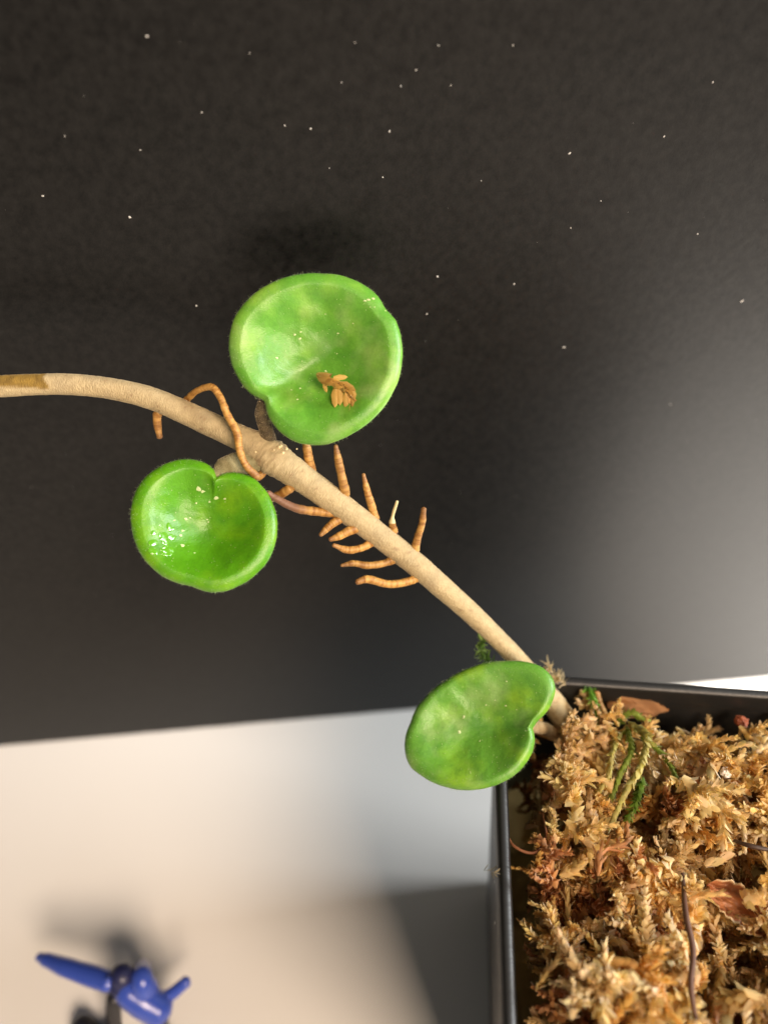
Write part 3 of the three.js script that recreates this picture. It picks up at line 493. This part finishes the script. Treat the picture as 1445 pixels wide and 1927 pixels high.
  for (let i = 0; i < 130; i++) { const a = rr(0, 6.28), q = Math.sqrt(rnd()) * 0.85; spots.push([q * R(a) * Math.cos(a), q * R(a) * Math.sin(a), rr(0.05, 0.12)]); }
  for (const [x, y, s] of spots) {
    const a = Math.atan2(y, x), r = Math.hypot(x, y) / R(a), rim = -0.35 * Math.cos(2 * (a - Math.atan2(my, mx))) * r * r * [1, 0.6, 0.8][li];
    const z = (r < inner ? topZ(x, y, r / inner * 0.9) : -e + e * Math.sin(Math.acos(clamp((r - inner) / (1 - inner))))) + rim;
    const m = 7, p = [x * MM, y * MM, (z + 0.10) * MM], ix = [];
    for (let i = 0; i < m; i++) { const b = i / m * 6.283, q = s * 0.5 * rr(0.4, 1.1), X = x + q * Math.cos(b) * 1.2, Y = y + q * Math.sin(b) * 0.8; const aa = Math.atan2(Y, X), r2 = Math.hypot(X, Y) / R(aa); const zz = (r2 < inner ? topZ(X, Y, r2 / inner * 0.9) + -0.35 * Math.cos(2 * (aa - Math.atan2(my, mx))) * r2 * r2 * [1, 0.6, 0.8][li] : z); p.push(X * MM, Y * MM, (zz + 0.02) * MM); ix.push(0, 1 + i, 1 + (i + 1) % m); }
    fl.push(geo(p, ix));
  }
  mesh('residue_fleck', mergeGeometries(fl), std({ color: rgb(0.50, 0.60, 0.30), roughness: 0.5 }), leaf, 'stuff');
  if (li === 1) {         // wet drops on the glossy leaf
    const dr = [];
    for (let i = 0; i < 24; i++) {
      const x = -4.6 + rr(-1.0, 1.1), y = -1.6 + rr(-1.7, 1.8), s = rr(0.18, 0.6), r = Math.hypot(x, y) / R(Math.atan2(y, x));
      const zAt = (X, Y) => topZ(X, Y, Math.hypot(X, Y) / R(Math.atan2(Y, X)) / inner * 0.9) - 0.35 * Math.cos(2 * (Math.atan2(Y, X) - Math.atan2(my, mx))) * (Math.hypot(X, Y) / R(Math.atan2(Y, X))) ** 2 * 0.6;
      const nrm = new THREE.Vector3((zAt(x - 0.1, y) - zAt(x + 0.1, y)) / 0.2, (zAt(x, y - 0.1) - zAt(x, y + 0.1)) / 0.2, 1).normalize();
      const q = new THREE.SphereGeometry(s * MM, 18, 10); q.scale(1, rr(0.35, 0.9), 0.13); q.rotateZ(rr(0, 3.1));
      q.applyQuaternion(new THREE.Quaternion().setFromUnitVectors(new THREE.Vector3(0, 0, 1), nrm)); q.translate(x * MM, y * MM, (zAt(x, y) + 0.01) * MM); dr.push(q);
    }
    mesh('water_film', mergeGeometries(dr), phy({ color: rgb(0.10, 0.33, 0.012), roughness: 0.08, clearcoat: 1, clearcoatRoughness: 0.04 }), leaf, 'stuff');
  }
  leaf.userData.label = ['large round cupped leaf with dried scrap in it', 'small heart-shaped glossy cupped leaf', 'oval pale-mottled leaf over the pot corner'][li];
  // petiole, in plant space
  leaf.updateMatrixWorld(true);
  const inv = leaf.matrixWorld.clone().invert();
  const pc = [[[0.04, 0.028, 0.014], [0.10, 0.075, 0.035]], [[0.17, 0.15, 0.07], [0.28, 0.25, 0.13]], [[0.22, 0.15, 0.07], [0.35, 0.25, 0.12]]][li];
  const pg = taperTube(DATA.petioles[li], { seg: 60, rad: 18, rough: (t, a) => 1 + 0.1 * fbm(t * 12, Math.cos(a) * 2, Math.sin(a) * 2, 3), colour: (t, a, p) => mix(pc[0], pc[1], clamp(0.5 + 1.4 * fbm(p.x * 1500, p.y * 1500, p.z * 1500, 3))) });
  const hg = fuzz(pg, 3600, 0.00034, 0.000028);
  pg.applyMatrix4(inv); hg.applyMatrix4(inv);
  mesh('petiole', pg, stemMat, leaf);
  mesh('petiole_hair', hg, hairMat, leaf, 'stuff');
});
tag(plant, 'creeping felted stem with round cupped green leaves rooted in the mossy pot', 'plant');

// ---------- scrap of dry moss lying in the big leaf ----------
{
  const pos = [], idx = [], col = [];
  const c = new THREE.CatmullRomCurve3([[-1.9, 1.5, 0.6], [-0.9, 0.8, 0.9], [0.5, 0.3, 0.9], [1.4, -0.7, 0.6], [1.6, -2.2, 0.4]].map(v3));
  for (let i = 0; i < 30; i++) {
    const t = i / 30, P = c.getPoint(t), T = c.getTangent(t), out = new THREE.Vector3(rr(-1, 1), rr(-1, 1), rr(-0.1, 0.9)).normalize();
    const dir = T.clone().addScaledVector(out, rr(0.15, 0.6)).normalize(), nr = out.clone().sub(dir.clone().multiplyScalar(out.dot(dir))).normalize(), tone = rr(0.7, 1.1);
    leaflet(pos, idx, col, P, dir, nr, rr(0.0012, 0.0020), rr(0.0008, 0.0013), -0.3, [tone, tone, tone], rr(-0.2, 0.2));
  }
  const L = [[[-1.6, 1.2, .9], [-0.4, 1.3, 1.1]], [[-0.2, 1.0, 1], [1.2, 1.1, .8]], [[0, 0.2, .8], [-0.1, -1.9, .5]], [[0.3, 0.2, .8], [0.4, -1.7, .6]], [[-1.2, 0.6, .8], [-0.9, -0.4, .6]], [[1, -0.4, .8], [1.0, -2.0, .6]]];
  for (const [a, b] of L) { const A = v3(a), d = v3(b).sub(A), l = d.length(); d.normalize(); leaflet(pos, idx, col, A, d, new THREE.Vector3(0, 0, 1), l, l * 0.42, -0.25, [0.95, 0.95, 0.9], rr(-0.1, 0.1)); }
  const m = mesh('moss_scrap', geo(pos, idx, null, col), mossMat(0.66, 0.41, 0.10, 0.4));
  const Lf = DATA.leaves[0], n = new THREE.Vector3(...Lf.n), u = new THREE.Vector3(...Lf.u), v = new THREE.Vector3().crossVectors(n, u);
  m.quaternion.setFromRotationMatrix(new THREE.Matrix4().makeBasis(u, v, n));
  m.position.copy(v3(Lf.o)).addScaledVector(u, 0.0023).addScaledVector(v, -0.0033).addScaledVector(n, -0.0014); m.scale.setScalar(1.15);
  tag(m, 'curled amber scrap of dry moss lying in the largest leaf', 'moss scrap');
}
// green sprig behind the oval leaf, pale wisp at the pot corner, stray straw
function sprig(name, pts, mat, n, Lr, label, cat) {
  const pos = [], idx = [], col = [], c = new THREE.CatmullRomCurve3(pts.map(v3));
  for (let i = 0; i < n; i++) { const t = rnd(), P = c.getPoint(t), T = c.getTangent(t), out = new THREE.Vector3(rr(-1, 1), rr(-1, 1), rr(-1, 1)).normalize(); const dir = T.clone().multiplyScalar(0.6).add(out).normalize(), nr = new THREE.Vector3(0.3, 1, 0.2).cross(dir).normalize(), tone = rr(0.7, 1.2); leaflet(pos, idx, col, P, dir, nr, rr(Lr[0], Lr[1]), rr(Lr[0], Lr[1]) * 0.4, -0.2, [tone, tone, tone], rr(-0.4, 0.4)); }
  return tag(mesh(name, geo(pos, idx, null, col), mat), label, cat);
}
sprig('green_sprig', DATA.sprig, mossMat(0.26, 0.42, 0.10), 110, [0.0007, 0.0015], 'thin green moss sprig behind the oval leaf under the stem', 'moss sprig');
sprig('pale_wisp', DATA.wisp, mossMat(0.78, 0.68, 0.46), 60, [0.0008, 0.0018], 'pale frayed moss wisp on the pot corner beside the oval leaf', 'moss wisp');
sprig('straw_wisp', DATA.mossfix.poke.map((p) => [p[0], p[1] - 0.3, p[2]]), mossMat(0.34, 0.29, 0.18), 9, [0.0008, 0.0013], 'tiny dull straw wisp poking over the pot side wall', 'moss wisp');

// ---------- small blue toy ----------
{
  const T = DATA.toy, g = group('toy_figure'), o = new THREE.Vector3(T.neck[0] * MM, 0, T.neck[2] * MM); g.position.copy(o);
  const blue = phy({ color: rgb(0.035, 0.075, 0.42), roughness: 0.28, clearcoat: 0.4, clearcoatRoughness: 0.2 });
  const dark = phy({ color: rgb(0.012, 0.012, 0.016), roughness: 0.35 });
  const inG = (q) => { q.translate(-o.x, 0, -o.z); return q; };
  const P = (p, r) => [...p, r];
  const lerp = (a, b, t) => a.map((x, i) => x + (b[i] - x) * t);
  const bg = taperTube([P(T.tip, 0.85), P(lerp(T.tip, T.mid, 0.3), 1.3), P(T.mid, 1.7), P(lerp(T.mid, T.root, 0.6), 1.9), P(T.root, 1.85)], { seg: 40, rad: 20, rough: (t, a) => 1 - 0.2 * Math.abs(Math.sin(a)) });
  mesh('blade', inG(bg), blue, g);
  mesh('hinge_pin', inG(taperTube([P([T.root[0] + 0.4, T.root[1] + 0.2, T.root[2]], 0.55), P([T.root[0] + 0.4, T.root[1] + 1.9, T.root[2] + 0.2], 0.5)], { seg: 8 })), blue, g);
  mesh('head', inG(taperTube([P([T.head[0] - 0.3, T.head[1] - 2.2, T.head[2] + 0.6], 2.0), P(T.head, 2.5), P([T.head[0] + 0.3, T.head[1] + 1.2, T.head[2] - 0.3], 1.9)], { seg: 20, rad: 24 })), phy({ color: rgb(0.014, 0.017, 0.07), roughness: 0.4 }), g);
  mesh('crest', inG(taperTube([P(T.lobe[0], 1.4), P(T.lobe[1], 1.7), P(T.lobe[2], 2.2)], { seg: 24, rad: 20 })), blue, g);
  mesh('torso', inG(taperTube([P(lerp(T.head, T.neck, 0.3), 1.9), P(T.neck, 2.2), P(lerp(T.neck, T.hip, 0.5), 2.6), P(T.hip, 2.5)], { seg: 24, rad: 22 })), blue, g);
  mesh('arm', inG(taperTube([P(T.arm[0], 1.3), P(T.arm[1], 1.05), P(T.arm[2], 0.95)], { seg: 24, rad: 16 })), blue, g);
  mesh('leg', inG(taperTube([P(T.leg1[0], 1.25), P(T.leg1[1], 1.2), P([T.leg1[2][0], 1.2, T.leg1[2][2]], 1.2)], { seg: 20, rad: 16 })), dark, g);
  mesh('leg', inG(taperTube([P(T.hip, 1.6), P([T.base[0], 3.5, T.base[2]], 1.7), P([T.base[0] + 1.5, 1.5, T.base[2] + 2], 1.5)], { seg: 20, rad: 16 })), dark, g);
  mesh('foot', inG(taperTube([P([T.foot[0] - 0.4, 1.9, T.foot[2] + 0.2], 1.9), P([T.foot[0] + 3, 1.9, T.foot[2] + 1.8], 1.8), P([T.leg1[2][0], 1.5, T.leg1[2][2]], 1.5)], { seg: 20, rad: 16 })), dark, g);
  tag(g, 'small glossy blue plastic toy with long blade and black legs on the white table', 'toy');
}
scene.updateMatrixWorld(true);
renderer.render(scene, camera);
